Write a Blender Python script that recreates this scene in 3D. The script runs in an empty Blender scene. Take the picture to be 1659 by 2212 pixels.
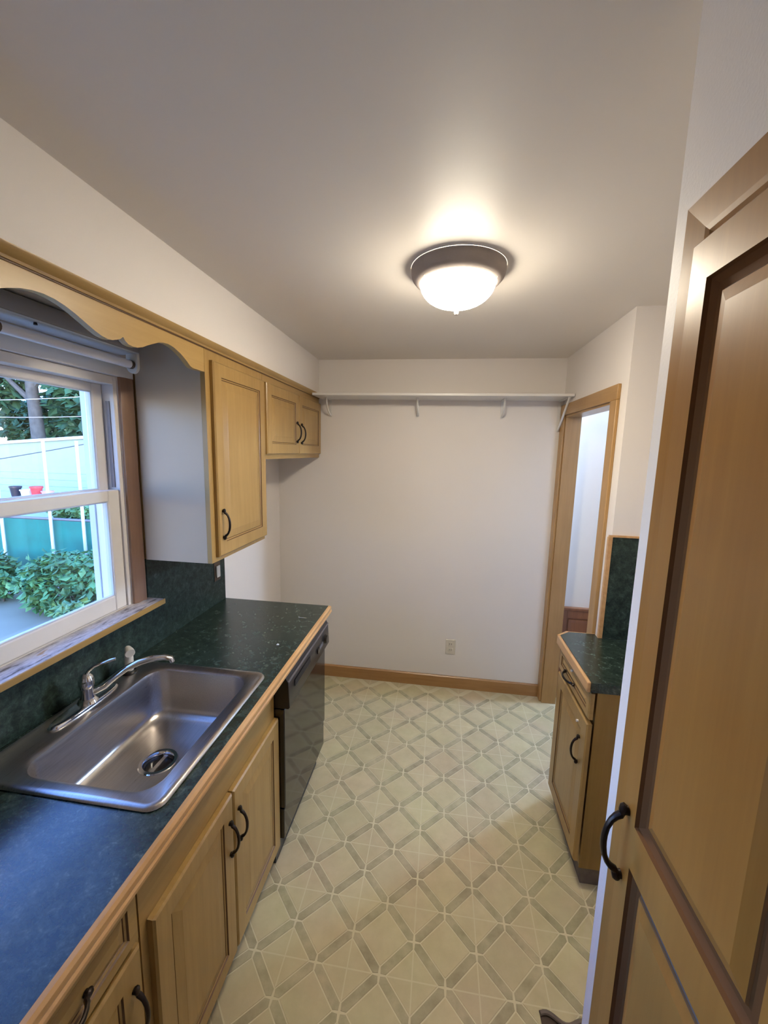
import bpy, bmesh, math, random
from mathutils import Vector, Matrix
random.seed(7)
SC = bpy.context.scene
COL = SC.collection

# ------------------------------------------------------------------ camera
W, H = 1659, 2212
CAM = Vector((1.2055, -2.9156, 1.7683)); FPX = 873.94
yaw, pit, rol = (math.radians(a) for a in (7.8177, -8.4676, 1.3705))
Fw = Vector((-math.sin(yaw)*math.cos(pit), math.cos(yaw)*math.cos(pit), math.sin(pit)))
Rt = Vector((math.cos(yaw), math.sin(yaw), 0)); Up = Rt.cross(Fw)
R2 = Rt*math.cos(rol) + Up*math.sin(rol); U2 = -Rt*math.sin(rol) + Up*math.cos(rol)
cd = bpy.data.cameras.new('camera'); cam = bpy.data.objects.new('camera', cd); COL.objects.link(cam)
cd.sensor_fit = 'VERTICAL'; cd.sensor_height = 24.0; cd.lens = FPX/H*24.0
cd.clip_start = 0.02; cd.clip_end = 200
m = Matrix((R2, U2, -Fw)).transposed().to_4x4(); m.translation = CAM
cam.matrix_world = m
SC.camera = cam
def in_frame(p, mar=60):
    d = Vector(p) - CAM; q = d.dot(Fw)
    if q < .05: return False
    x = W/2 + FPX*d.dot(R2)/q; y = H/2 - FPX*d.dot(U2)/q
    return -mar < x < W+mar and -mar < y < H+mar

# ------------------------------------------------------------------ world, exposure
SKY = 3.1
wd = bpy.data.worlds.new('dusk_sky'); SC.world = wd; wd.use_nodes = True
nt = wd.node_tree; bg = nt.nodes['Background']
sky = nt.nodes.new('ShaderNodeTexSky'); sky.sky_type = 'NISHITA'; sky.sun_disc = False
sky.sun_elevation = math.radians(10.0); sky.sun_rotation = math.radians(135); sky.dust_density = .3; sky.ozone_density = 4.0
wb = nt.nodes.new('ShaderNodeMix'); wb.data_type = 'RGBA'; wb.blend_type = 'MULTIPLY'; wb.inputs[0].default_value = 1.0
wb.inputs[7].default_value = (.86, .77, 1.06, 1)            # the camera is balanced for the warm lamp
nt.links.new(sky.outputs[0], wb.inputs[6]); nt.links.new(wb.outputs[2], bg.inputs[0]); bg.inputs[1].default_value = SKY
vs = SC.view_settings
vs.view_transform = 'Standard'; vs.look = 'None'; vs.gamma = 1.0; vs.exposure = 0.0; vs.use_curve_mapping = False
LAMP = 89.0            # radiance of the ceiling lamp's glass bowl

# ------------------------------------------------------------------ materials
MATS = {}
def newmat(name):
    mt = bpy.data.materials.new(name); mt.use_nodes = True
    n = mt.node_tree; b = n.nodes['Principled BSDF']; MATS[name] = mt
    return mt, n, b
def nd(n, t, **k):
    x = n.nodes.new(t)
    for a, v in k.items(): setattr(x, a, v)
    return x
def ramp(n, stops):
    r = nd(n, 'ShaderNodeValToRGB'); e = r.color_ramp.elements
    while len(e) < len(stops): e.new(0.5)
    for el, (p, c) in zip(e, stops): el.position = p; el.color = (*c, 1)
    return r
def noise(n, scale, detail=3, vec=None, rough=.5, dist=0.0):
    x = nd(n, 'ShaderNodeTexNoise'); x.inputs['Scale'].default_value = scale
    x.inputs['Detail'].default_value = detail; x.inputs['Roughness'].default_value = rough
    x.inputs['Distortion'].default_value = dist
    if vec: n.links.new(vec, x.inputs['Vector'])
    return x
def bump(n, b, src, strength, dist=.002):
    bp = nd(n, 'ShaderNodeBump'); bp.inputs['Strength'].default_value = strength; bp.inputs['Distance'].default_value = dist
    n.links.new(src, bp.inputs['Height']); n.links.new(bp.outputs[0], b.inputs['Normal'])
def plain(name, col, rough=.5, metal=0.0, var=.06, scale=6, coat=0, spec=.5, bumps=0):
    mt, n, b = newmat(name)
    tc = nd(n, 'ShaderNodeTexCoord'); ns = noise(n, scale, 3, tc.outputs['Object'])
    r = ramp(n, [(.3, tuple(c*(1-var) for c in col)), (.7, tuple(min(1, c*(1+var)) for c in col))])
    n.links.new(ns.outputs[0], r.inputs[0]); n.links.new(r.outputs[0], b.inputs['Base Color'])
    b.inputs['Roughness'].default_value = rough; b.inputs['Metallic'].default_value = metal
    b.inputs['Coat Weight'].default_value = coat; b.inputs['Specular IOR Level'].default_value = spec
    if bumps:
        n2 = noise(n, bumps, 2, tc.outputs['Object']); bump(n, b, n2.outputs[0], .25, .001)
    return mt
def wood(name, lo, hi, axis='z', rough=.38, scale=1.0, coat=.15):
    mt, n, b = newmat(name)
    tc = nd(n, 'ShaderNodeTexCoord'); mp = nd(n, 'ShaderNodeMapping')
    s = {'x': (1.2, 22, 22), 'y': (22, 1.2, 22), 'z': (22, 22, 1.2)}[axis]
    mp.inputs['Scale'].default_value = tuple(v*scale for v in s)
    oi = nd(n, 'ShaderNodeObjectInfo'); ad = nd(n, 'ShaderNodeVectorMath', operation='ADD')
    n.links.new(tc.outputs['Object'], ad.inputs[0]); n.links.new(oi.outputs['Random'], ad.inputs[1])
    n.links.new(ad.outputs[0], mp.inputs[0])
    a = noise(n, 2.2, 5, mp.outputs[0], .6, .6)
    c = noise(n, 3.0, 3, tc.outputs['Object'])
    mx = nd(n, 'ShaderNodeMath', operation='ADD'); n.links.new(a.outputs[0], mx.inputs[0]); n.links.new(c.outputs[0], mx.inputs[1])
    dv = nd(n, 'ShaderNodeMath', operation='MULTIPLY'); dv.inputs[1].default_value = .5; n.links.new(mx.outputs[0], dv.inputs[0])
    r = ramp(n, [(.36, lo), (.64, hi)]); n.links.new(dv.outputs[0], r.inputs[0])
    n.links.new(r.outputs[0], b.inputs['Base Color'])
    b.inputs['Roughness'].default_value = rough; b.inputs['Coat Weight'].default_value = coat; b.inputs['Coat Roughness'].default_value = .25
    return mt
MAPLE_LO, MAPLE_HI = (.325, .195, .057), (.42, .265, .088)
wood('maple', MAPLE_LO, MAPLE_HI, 'z'); wood('maple_y', MAPLE_LO, MAPLE_HI, 'y'); wood('maple_x', MAPLE_LO, MAPLE_HI, 'x')
wood('pantry_maple', (.30, .128, .024), (.37, .172, .035), 'z', rough=.33, coat=.10)
wood('valance_maple', (.42, .265, .08), (.50, .32, .11), 'y')
wood('casing_wood', (.36, .20, .065), (.46, .27, .10), 'z'); wood('casing_wood_y', (.36, .20, .065), (.46, .27, .10), 'y'); wood('base_wood', (.33, .17, .06), (.42, .235, .09), 'x')
wood('nosing_wood', (.50, .27, .10), (.66, .40, .18), 'y', rough=.3)
wood('window_casing', (.20, .11, .065), (.27, .155, .095), 'z')
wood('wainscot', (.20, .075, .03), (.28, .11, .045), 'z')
plain('glaze', (.12, .055, .018), .5)
plain('glaze_mid', (.15, .065, .022), .75, spec=.15)
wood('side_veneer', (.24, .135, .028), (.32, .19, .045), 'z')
plain('glaze_soft', (.22, .11, .04), .5)
plain('wall_paint', (.86, .81, .77), .55, var=.012, scale=2, bumps=220)
plain('ceiling_paint', (.86, .805, .745), .45, var=.012, scale=1.5)
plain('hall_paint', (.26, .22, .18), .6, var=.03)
plain('trim_white', (.80, .78, .75), .35, var=.02)
plain('panel_veneer', (.52, .42, .30), .35, var=.02)
plain('side_laminate', (.60, .56, .52), .35, var=.02)
plain('vinyl_frame', (.78, .74, .70), .35, var=.02)
plain('outside_vinyl', (.62, .66, .70), .4, var=.02)
plain('bronze', (.022, .014, .011), .35, .6, var=.2, scale=40)
plain('chrome', (.80, .80, .82), .06, 1.0, var=.01)
plain('lamp_metal', (.33, .285, .265), .6, .0, var=.08, scale=14, spec=.2)
plain('black_plastic', (.012, .011, .012), .3, var=.1)
plain('black_gloss', (.014, .012, .012), .08, var=.1, spec=.6)
plain('dark_gap', (.01, .007, .005), .8)
plain('grey_toe', (.16, .13, .11), .7, var=.2, scale=18)
plain('white_plastic', (.74, .70, .62), .35, var=.02)
plain('ivory_plastic', (.72, .66, .56), .4, var=.02)
plain('fixture_enamel', (.33, .30, .27), .4, var=.03)
plain('tube_glass', (.72, .70, .72), .25, var=.02)
plain('brown_plate', (.10, .065, .04), .4, .3)
plain('steel_pin', (.55, .53, .5), .35, .9)
plain('concrete', (.34, .31, .20), .9, var=.12, scale=1.2)
plain('leaf', (.075, .23, .08), .6, var=.5, scale=3)
plain('leaf_light', (.12, .27, .09), .6, var=.4, scale=3)
plain('tree_leaf', (.03, .11, .05), .7, var=.5, scale=.8)
plain('bark', (.075, .085, .075), .9, var=.3, scale=6)
plain('green_mesh', (.005, .17, .12), .7, var=.18, scale=4)
plain('galvanised', (.22, .21, .23), .5, .5)
plain('white_siding', (.29, .41, .34), .6, var=.03)
plain('pole_white', (.60, .64, .64), .4, var=.02)
plain('pot_black', (.02, .022, .03), .4); plain('pot_red', (.55, .06, .06), .4); plain('pot_white', (.75, .76, .78), .4)
plain('pot_pink', (.62, .33, .30), .4); plain('pot_orange', (.60, .27, .14), .5); plain('plank', (.55, .56, .56), .7)
plain('wire', (.10, .10, .10), .6); plain('subfloor', (.07, .045, .03), .8, var=.3, scale=20)
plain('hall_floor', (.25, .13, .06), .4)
plain('vinyl_line', (.66, .61, .43), .38, var=.05, scale=8)

def steel(name):
    mt, n, b = newmat(name)
    tc = nd(n, 'ShaderNodeTexCoord'); mp = nd(n, 'ShaderNodeMapping'); mp.inputs['Scale'].default_value = (160, 4, 60)
    n.links.new(tc.outputs['Object'], mp.inputs[0]); a = noise(n, 3, 4, mp.outputs[0])
    r = ramp(n, [(.3, (.50, .47, .45)), (.7, (.60, .57, .55))]); n.links.new(a.outputs[0], r.inputs[0]); n.links.new(r.outputs[0], b.inputs['Base Color'])
    rr = nd(n, 'ShaderNodeMapRange'); rr.inputs['To Min'].default_value = .24; rr.inputs['To Max'].default_value = .36
    n.links.new(a.outputs[0], rr.inputs['Value']); n.links.new(rr.outputs[0], b.inputs['Roughness'])
    b.inputs['Metallic'].default_value = 1.0
steel('steel')
def laminate(name, rough=.25):
    mt, n, b = newmat(name)
    tc = nd(n, 'ShaderNodeTexCoord')
    a = noise(n, 34, 6, tc.outputs['Object'], .68, .5); c = noise(n, 120, 4, tc.outputs['Object'], .6, 1.0)
    r = ramp(n, [(.34, (.010, .017, .014)), (.50, (.022, .038, .031)), (.62, (.036, .058, .048)), (.76, (.085, .115, .10))])
    ad = nd(n, 'ShaderNodeMath', operation='ADD'); n.links.new(a.outputs[0], ad.inputs[0])
    ml = nd(n, 'ShaderNodeMath', operation='MULTIPLY_ADD'); ml.inputs[1].default_value = .5; ml.inputs[2].default_value = -.25
    n.links.new(c.outputs[0], ml.inputs[0]); n.links.new(ml.outputs[0], ad.inputs[1])
    n.links.new(ad.outputs[0], r.inputs[0]); n.links.new(r.outputs[0], b.inputs['Base Color'])
    b.inputs['Roughness'].default_value = rough; b.inputs['Specular IOR Level'].default_value = .62 if rough < .4 else .22
laminate('laminate'); laminate('laminate_wall', .45)
def tile_mat(name, star, lo, hi):
    mt, n, b = newmat(name)
    tc = nd(n, 'ShaderNodeTexCoord'); oi = nd(n, 'ShaderNodeObjectInfo'); ad = nd(n, 'ShaderNodeVectorMath', operation='ADD')
    ge = nd(n, 'ShaderNodeNewGeometry')
    a = noise(n, 14, 5, ge.outputs['Position'], .6); g = noise(n, 3.2, 2, ge.outputs['Position'])
    r = ramp(n, [(.3, lo), (.7, hi)]); n.links.new(a.outputs[0], r.inputs[0])
    hs = nd(n, 'ShaderNodeHueSaturation'); n.links.new(r.outputs[0], hs.inputs['Color'])
    mr = nd(n, 'ShaderNodeMapRange'); mr.inputs['From Min'].default_value = .3; mr.inputs['From Max'].default_value = .7
    mr.inputs['To Min'].default_value = .482; mr.inputs['To Max'].default_value = .515
    n.links.new(g.outputs[0], mr.inputs['Value']); n.links.new(mr.outputs[0], hs.inputs['Hue'])
    mv = nd(n, 'ShaderNodeMapRange'); mv.inputs['To Min'].default_value = .94; mv.inputs['To Max'].default_value = 1.06
    n.links.new(oi.outputs['Random'], mv.inputs['Value']); n.links.new(mv.outputs[0], hs.inputs['Value'])
    out = hs.outputs[0]
    if star:      # printed cross lines from corner to corner
        sp = nd(n, 'ShaderNodeSeparateXYZ'); n.links.new(tc.outputs['Object'], sp.inputs[0])
        mn = nd(n, 'ShaderNodeMath', operation='MINIMUM')
        for k in (0, 1):
            ab = nd(n, 'ShaderNodeMath', operation='ABSOLUTE'); n.links.new(sp.outputs[k], ab.inputs[0]); n.links.new(ab.outputs[0], mn.inputs[k])
        lt = nd(n, 'ShaderNodeMapRange'); lt.inputs['From Min'].default_value = .0012; lt.inputs['From Max'].default_value = .003
        lt.inputs['To Min'].default_value = .75; lt.inputs['To Max'].default_value = 0
        n.links.new(mn.outputs[0], lt.inputs['Value'])
        mx = nd(n, 'ShaderNodeMix', data_type='RGBA'); n.links.new(lt.outputs[0], mx.inputs[0])
        n.links.new(out, mx.inputs[6]); mx.inputs[7].default_value = (.66, .61, .43, 1); out = mx.outputs[2]
    n.links.new(out, b.inputs['Base Color']); b.inputs['Roughness'].default_value = .36
    bump(n, b, a.outputs[0], .15, .001)
TL, TH = (.52, .455, .28), (.60, .53, .34)
tile_mat('vinyl_plain', False, TL, TH); tile_mat('vinyl_star', True, TL, TH)
tile_mat('vinyl_bar', False, (.32, .285, .175), (.51, .45, .29))
def sill_mat():
    mt, n, b = newmat('worn_sill')
    tc = nd(n, 'ShaderNodeTexCoord'); mp = nd(n, 'ShaderNodeMapping'); mp.inputs['Scale'].default_value = (30, 7, 30)
    n.links.new(tc.outputs['Object'], mp.inputs[0]); a = noise(n, 1.6, 6, mp.outputs[0], .65)
    r = ramp(n, [(.36, (.10, .075, .06)), (.43, (.36, .33, .32)), (.58, (.60, .56, .55)), (.66, (.42, .27, .14))])
    n.links.new(a.outputs[0], r.inputs[0]); n.links.new(r.outputs[0], b.inputs['Base Color']); b.inputs['Roughness'].default_value = .5
sill_mat()
def glass_mat():
    mt, n, b = newmat('window_glass')
    for x in list(n.nodes): n.nodes.remove(x)
    o = nd(n, 'ShaderNodeOutputMaterial'); t = nd(n, 'ShaderNodeBsdfTransparent'); g = nd(n, 'ShaderNodeBsdfGlossy'); mx = nd(n, 'ShaderNodeMixShader')
    t.inputs[0].default_value = (.93, .96, .96, 1); g.inputs['Roughness'].default_value = .02; mx.inputs[0].default_value = .05
    n.links.new(t.outputs[0], mx.inputs[1]); n.links.new(g.outputs[0], mx.inputs[2]); n.links.new(mx.outputs[0], o.inputs[0])
glass_mat()
def lamp_glass():
    mt, n, b = newmat('lamp_glass')
    b.inputs['Base Color'].default_value = (.9, .87, .8, 1); b.inputs['Roughness'].default_value = .3
    b.inputs['Emission Color'].default_value = (1.0, .885, .70, 1); tc = nd(n, 'ShaderNodeTexCoord'); sp = nd(n, 'ShaderNodeSeparateXYZ'); n.links.new(tc.outputs['Object'], sp.inputs[0])
    mr = nd(n, 'ShaderNodeMapRange'); mr.inputs['From Min'].default_value = .0; mr.inputs['From Max'].default_value = .080      # bulbs light the bottom of the bowl most
    mr.inputs['To Min'].default_value = LAMP*1.70; mr.inputs['To Max'].default_value = LAMP*.03
    n.links.new(sp.outputs[2], mr.inputs['Value']); n.links.new(mr.outputs[0], b.inputs['Emission Strength'])
lamp_glass()

# ------------------------------------------------------------------ mesh helpers
class MB:
    def __init__(s): s.v = []; s.f = []; s.m = []
    def add(s, vs, fs, mi=0):
        o = len(s.v); s.v += [tuple(v) for v in vs]; s.f += [tuple(i+o for i in f) for f in fs]; s.m += [mi]*len(fs); return s
    def box(s, x0, x1, y0, y1, z0, z1, mi=0):
        vs = [(x, y, z) for x in (x0, x1) for y in (y0, y1) for z in (z0, z1)]
        return s.add(vs, [(0, 1, 3, 2), (4, 6, 7, 5), (0, 4, 5, 1), (2, 3, 7, 6), (0, 2, 6, 4), (1, 5, 7, 3)], mi)
    def prism(s, pts, axis, a0, a1, mi=0):
        """polygon pts in the two other axes (in xyz order), extruded along axis"""
        def mk(p, a): return {'x': (a, p[0], p[1]), 'y': (p[0], a, p[1]), 'z': (p[0], p[1], a)}[axis]
        n = len(pts); vs = [mk(p, a0) for p in pts] + [mk(p, a1) for p in pts]
        fs = [tuple(range(n)), tuple(range(2*n-1, n-1, -1))] + [(i, (i+1) % n, n+(i+1) % n, n+i) for i in range(n)]
        return s.add(vs, fs, mi)
    def loft(s, loops, cap0=False, cap1=False, mi=0):
        n = len(loops[0]); vs = [p for l in loops for p in l]; fs = []
        for k in range(len(loops)-1):
            for i in range(n): fs.append((k*n+i, k*n+(i+1) % n, (k+1)*n+(i+1) % n, (k+1)*n+i))
        if cap0: fs.append(tuple(range(n)))
        if cap1: fs.append(tuple(range((len(loops)-1)*n, len(loops)*n)))
        return s.add(vs, fs, mi)
    def lathe(s, prof, c, n=32, mi=0, cap0=False, cap1=False):
        loops = [[(c[0]+r*math.cos(2*math.pi*i/n), c[1]+r*math.sin(2*math.pi*i/n), z) for i in range(n)] for r, z in prof]
        return s.loft(loops, cap0, cap1, mi)
    def tube(s, pts, rad, n=10, mi=0, flat=(1, 1)):
        pts = [Vector(p) for p in pts]
        if not isinstance(rad, (list, tuple)): rad = [rad]*len(pts)
        loops = []; ref = Vector((0, 0, 1))
        d0 = (pts[1]-pts[0]).normalized()
        if abs(d0.dot(ref)) > .95: ref = Vector((0, 1, 0))
        u = d0.cross(ref).normalized()
        for i, p in enumerate(pts):
            d = (pts[min(i+1, len(pts)-1)]-pts[max(i-1, 0)]).normalized()
            u = (u - d*u.dot(d)).normalized(); w = d.cross(u)
            loops.append([tuple(p + u*(math.cos(2*math.pi*k/n)*rad[i]*flat[0]) + w*(math.sin(2*math.pi*k/n)*rad[i]*flat[1])) for k in range(n)])
        return s.loft(loops, True, True, mi)

def mesh_of(name, mb, mats, smooth=True, origin=(0, 0, 0), ang=35):
    me = bpy.data.meshes.new(name); O = Vector(origin)
    me.from_pydata([tuple(Vector(v)-O) for v in mb.v], [], mb.f)
    for mt in ([mats] if isinstance(mats, str) else mats): me.materials.append(MATS[mt])
    for p, mi in zip(me.polygons, mb.m): p.material_index = mi
    bm = bmesh.new(); bm.from_mesh(me); bmesh.ops.recalc_face_normals(bm, faces=bm.faces); bm.to_mesh(me); bm.free()
    if smooth:
        for p in me.polygons: p.use_smooth = True
        me.set_sharp_from_angle(angle=math.radians(ang))
    me.update(); return me
WLOC = {}
def link(o, parent, loc):
    COL.objects.link(o); WLOC[o.name] = Vector(loc)
    if parent is not None:
        o.parent = parent; o.location = Vector(loc) - WLOC[parent.name]
    else: o.location = loc
    return o
def obj(name, mb, mats, parent=None, smooth=True, bevel=0, ang=35):
    xs, ys, zs = zip(*mb.v)
    org = ((min(xs)+max(xs))/2, (min(ys)+max(ys))/2, min(zs))
    me = mesh_of(name, mb, mats, smooth, org, ang)
    o = link(bpy.data.objects.new(name, me), parent, org)
    if bevel:
        bv = o.modifiers.new('bevel', 'BEVEL'); bv.width = bevel; bv.segments = 2; bv.limit_method = 'ANGLE'; bv.angle_limit = math.radians(40)
    return o
def inst(name, me, loc, parent=None, rot=None):
    o = bpy.data.objects.new(name, me); link(o, parent, loc)
    if rot is not None: o.rotation_euler = rot
    return o
def tag(o, label, cat, group=None, kind=None):
    o['label'] = label; o['category'] = cat
    if group: o['group'] = group
    if kind: o['kind'] = kind
    return o
def thing(name, label, cat, loc, group=None, kind=None):
    o = bpy.data.objects.new(name, None); o.empty_display_size = .05; link(o, None, loc)
    return tag(o, label, cat, group, kind)
def struct(name, mb, mat, label, cat, bevel=0, smooth=True):
    return tag(obj(name, mb, mat, None, smooth, bevel), label, cat, kind='structure')
def B(*a): return MB().box(*a)

# ------------------------------------------------------------------ room shell
HC = 2.405; XD = 2.0; XDo = 2.093; YC = -.958; XS = .311; YR = -4.5
WY0, WY1, WZ0, WZ1 = -2.62, -1.51, 1.118, 2.02      # window opening
wl = MB()
wl.box(-.15, 0, YR, WY0, 0, HC).box(-.15, 0, WY1, .1, 0, HC).box(-.15, 0, WY0, WY1, 0, WZ0).box(-.15, 0, WY0, WY1, WZ1, HC)
struct('wall_left', wl, 'wall_paint', 'white kitchen wall with the window above the sink', 'wall', smooth=False)
struct('wall_back', B(0, XD, 0, .08, 0, HC), 'wall_paint', 'plain off-white end wall of the kitchen above the wooden baseboard', 'wall', smooth=False)
DY0, DY1, DZ = -.815, -.072, 2.03
wr = MB(); wr.box(XD, XDo, YC, DY0, 0, HC).box(XD, XDo, DY1, .08, 0, HC).box(XD, XDo, DY0, DY1, DZ, HC)
struct('wall_right', wr, 'wall_paint', 'white side wall with the wood-cased doorway', 'wall', smooth=False)
struct('wall_alcove', MB().box(XDo, 2.42, YC, YC+.093, 0, HC).box(2.42, 2.5, -2.2, YC+.093, 0, HC), 'wall_paint', 'white alcove wall behind the small right-hand cabinet', 'wall', smooth=False)
XPW = 1.535
struct('wall_pantry', B(XPW, 2.5, YR, -2.208, 0, HC), 'wall_paint', 'white wall return around the tall pantry door', 'wall', smooth=False)
struct('wall_rear', B(-.15, 2.5, YR-.1, YR, 0, HC), 'wall_paint', 'white wall behind the viewer', 'wall', smooth=False)
struct('wall_soffit', B(0, XS, YR, 0, 2.163, HC), 'wall_paint', 'white soffit box above the wall cabinets', 'soffit', smooth=False)
struct('ceiling', B(-.15, 2.5, YR-.1, .1, HC, HC+.1), 'ceiling_paint', 'beige-white kitchen ceiling', 'ceiling', smooth=False)
floor = struct('floor', B(0, 2.42, YR, .0, -.08, -.0012), 'vinyl_line', 'cream vinyl floor patterned with diamonds and grey-green bars', 'floor', smooth=False)

# vinyl tiles: diamonds between nodes of a 45 degree lattice, grey-green bars between them
P = .2241; TX, TY = 1.1837, -.1074; HB = .0138; GAP = .0045
half = P/2/math.sqrt(2)*1.0 - HB - GAP           # half side of a diamond
def diamond(r, z0, z1):
    return MB().prism([(r, 0), (0, r), (-r, 0), (0, -r)], 'z', z0, z1)
rd = half*math.sqrt(2)
me_plain = mesh_of('vinyl_diamond', diamond(rd, -.001, 0), 'vinyl_plain', False)
me_star = mesh_of('vinyl_star_diamond', diamond(rd, -.001, 0), 'vinyl_star', False)
Ls = P/math.sqrt(2)
def bar_pts(sgn):
    l2 = Ls/2-.006; c = l2-HB+.002
    base = [(-l2, 0), (-c, -HB), (c, -HB), (l2, 0), (c, HB), (-c, HB)]
    a = math.pi/4*sgn
    return [(x*math.cos(a)-y*math.sin(a), x*math.sin(a)+y*math.cos(a)) for x, y in base]
me_bar = {s: mesh_of('vinyl_bar', MB().prism(bar_pts(s), 'z', -.001, 0), 'vinyl_bar', False) for s in (1, -1)}
rest = {'vinyl_plain': MB(), 'vinyl_star': MB(), 'vinyl_bar': MB()}
def floor_ok(x, y): return .04 < x < 2.38 and YR+.1 < y < -.0 and not (x > 1.5 and y < -2.2)
def floor_seen(x, y): return in_frame((x, y, 0), 40) and x > .52 and not (x > 1.86 and y < -.93) and not (x > 2.02) and not (x > 1.62 and y < -1.9)
for i in range(-7, 8):
    for j in range(-2, 21):
        for kind, cx, cy in (('vinyl_star', TX+i*P, TY-(j+.5)*P), ('vinyl_plain', TX+(i+.5)*P, TY-j*P)):
            r = rd
            if not (.04 < cx < 2.4 and YR+.15 < cy < .02) or (cx > 1.5 and cy < -2.2): continue
            if cy > -rd-.002:                        # cut by the back wall
                k = -.002-cy
                if k > -rd*.9:
                    pts = [(-rd, 0), (0, -rd), (rd, 0), (rd-k, k), (-rd+k, k)] if k >= 0 else [(-(rd+k), k), (0, -rd), (rd+k, k)]
                    me = mesh_of('vinyl_cut', MB().prism(pts, 'z', -.001, 0), kind, False)
                    inst('tile', me, (cx, cy, 0), floor)
                continue
            if floor_seen(cx, cy): inst('tile', me_star if kind == 'vinyl_star' else me_plain, (cx, cy, 0), floor)
            else: rest[kind].prism([(cx+r, cy), (cx, cy+r), (cx-r, cy), (cx, cy-r)], 'z', -.001, 0)
        for sx in (1, -1):
            for sy in (1, -1):
                cx, cy = TX+i*P+sx*P/4, TY-j*P+sy*P/4; s = sx*sy
                if not (.04 < cx < 2.4 and YR+.15 < cy < -.055) or (cx > 1.5 and cy < -2.2): continue
                if floor_seen(cx, cy): inst('tile_border', me_bar[s], (cx, cy, 0), floor)
                else: rest['vinyl_bar'].prism([(cx+x, cy+y) for x, y in bar_pts(s)], 'z', -.001, 0)
for k, mb in rest.items():
    o = obj('tile_field' if k != 'vinyl_bar' else 'border_field', mb, k, floor, False); o['kind'] = 'stuff'

# next room beyond the doorway
struct('wall_hall', MB().box(XDo, 3.14, .08, .18, 0, 2.5).box(4.6, 5, .08, .18, 0, 2.5).box(3.14, 4.6, .08, .18, 2.2, 2.5), 'wall_paint', 'pale bluish wall seen through the doorway', 'wall', smooth=False)
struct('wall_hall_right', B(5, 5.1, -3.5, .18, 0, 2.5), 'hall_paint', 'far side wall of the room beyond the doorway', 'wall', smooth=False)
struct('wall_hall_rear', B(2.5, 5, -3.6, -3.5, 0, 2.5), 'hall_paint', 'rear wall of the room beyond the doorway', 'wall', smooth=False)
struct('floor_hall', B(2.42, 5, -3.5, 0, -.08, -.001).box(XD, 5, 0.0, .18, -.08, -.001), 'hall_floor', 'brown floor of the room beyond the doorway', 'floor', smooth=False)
struct('ceiling_hall', B(2.5, 5, -3.5, .18, 2.5, 2.6).box(XDo, 2.5, YC+.093, .18, 2.42, 2.52), 'hall_paint', 'ceiling of the room beyond the doorway', 'ceiling', smooth=False)
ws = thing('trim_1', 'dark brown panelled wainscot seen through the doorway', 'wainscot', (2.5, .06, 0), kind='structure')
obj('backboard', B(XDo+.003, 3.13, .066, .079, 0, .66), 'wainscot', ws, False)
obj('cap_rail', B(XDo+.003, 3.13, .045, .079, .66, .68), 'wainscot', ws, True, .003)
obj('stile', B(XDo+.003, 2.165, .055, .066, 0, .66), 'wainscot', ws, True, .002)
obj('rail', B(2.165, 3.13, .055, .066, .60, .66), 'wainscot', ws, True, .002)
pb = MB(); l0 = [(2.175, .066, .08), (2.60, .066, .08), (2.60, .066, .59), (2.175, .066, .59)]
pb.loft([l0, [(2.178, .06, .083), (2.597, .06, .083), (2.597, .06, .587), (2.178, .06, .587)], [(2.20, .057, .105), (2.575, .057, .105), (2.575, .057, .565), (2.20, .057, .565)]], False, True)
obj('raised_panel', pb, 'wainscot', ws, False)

hl = bpy.data.lights.new('hall_light', 'POINT'); hl.energy = 115; hl.color = (.50, .69, 1.0); hl.shadow_soft_size = .05
hlo = bpy.data.objects.new('hall_light', hl); COL.objects.link(hlo); hlo.location = (3.10, .025, 2.10)      # cool wall lamp burning in the next room

# baseboard, doorway casing, crown, shelf
struct('baseboard_back', MB().prism([(-.014, 0), (0, 0), (0, .092), (-.006, .092), (-.014, .084)], 'x', .0, XD-.002), 'base_wood', 'honey-coloured wooden baseboard along the end wall', 'baseboard')
dr = thing('door_1', 'doorway with honey-coloured wood casing leading to the next room', 'doorway', (XD, -.44, 0), kind='structure')
CX = XD-.016
obj('casing', B(CX, XD, -.071, -.0015, 0, 2.03), 'casing_wood', dr, True, .003)
obj('casing', B(CX, XD, -.889, -.815, 0, 2.03), 'casing_wood', dr, True, .003)
obj('head_casing', B(CX, XD, -.889, -.0015, 2.03, 2.10), 'casing_wood_y', dr, True, .003)
obj('jamb', B(XD-.002, XDo+.002, -.084, -.072, 0, 2.018), 'casing_wood', dr, False)
obj('jamb', B(XD-.002, XDo+.002, -.815, -.803, 0, 2.018), 'casing_wood', dr, False)
obj('head_jamb', B(XD-.002, XDo+.002, -.815, -.072, 2.018, 2.03), 'casing_wood_y', dr, False)
struct('trim_2', MB().prism([(.3125, 2.137), (.318, 2.137), (.320, 2.143), (.327, 2.148), (.335, 2.157), (.336, 2.163), (.3125, 2.163)], 'y', YR+.01, -.002).prism([(.3125, 2.1335), (.3145, 2.1335), (.3145, 2.137), (.3125, 2.137)], 'y', YR+.01, -.002, 1), ['maple_y', 'glaze'], 'maple crown strip running along the top of the wall cabinets', 'moulding', smooth=True)

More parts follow.
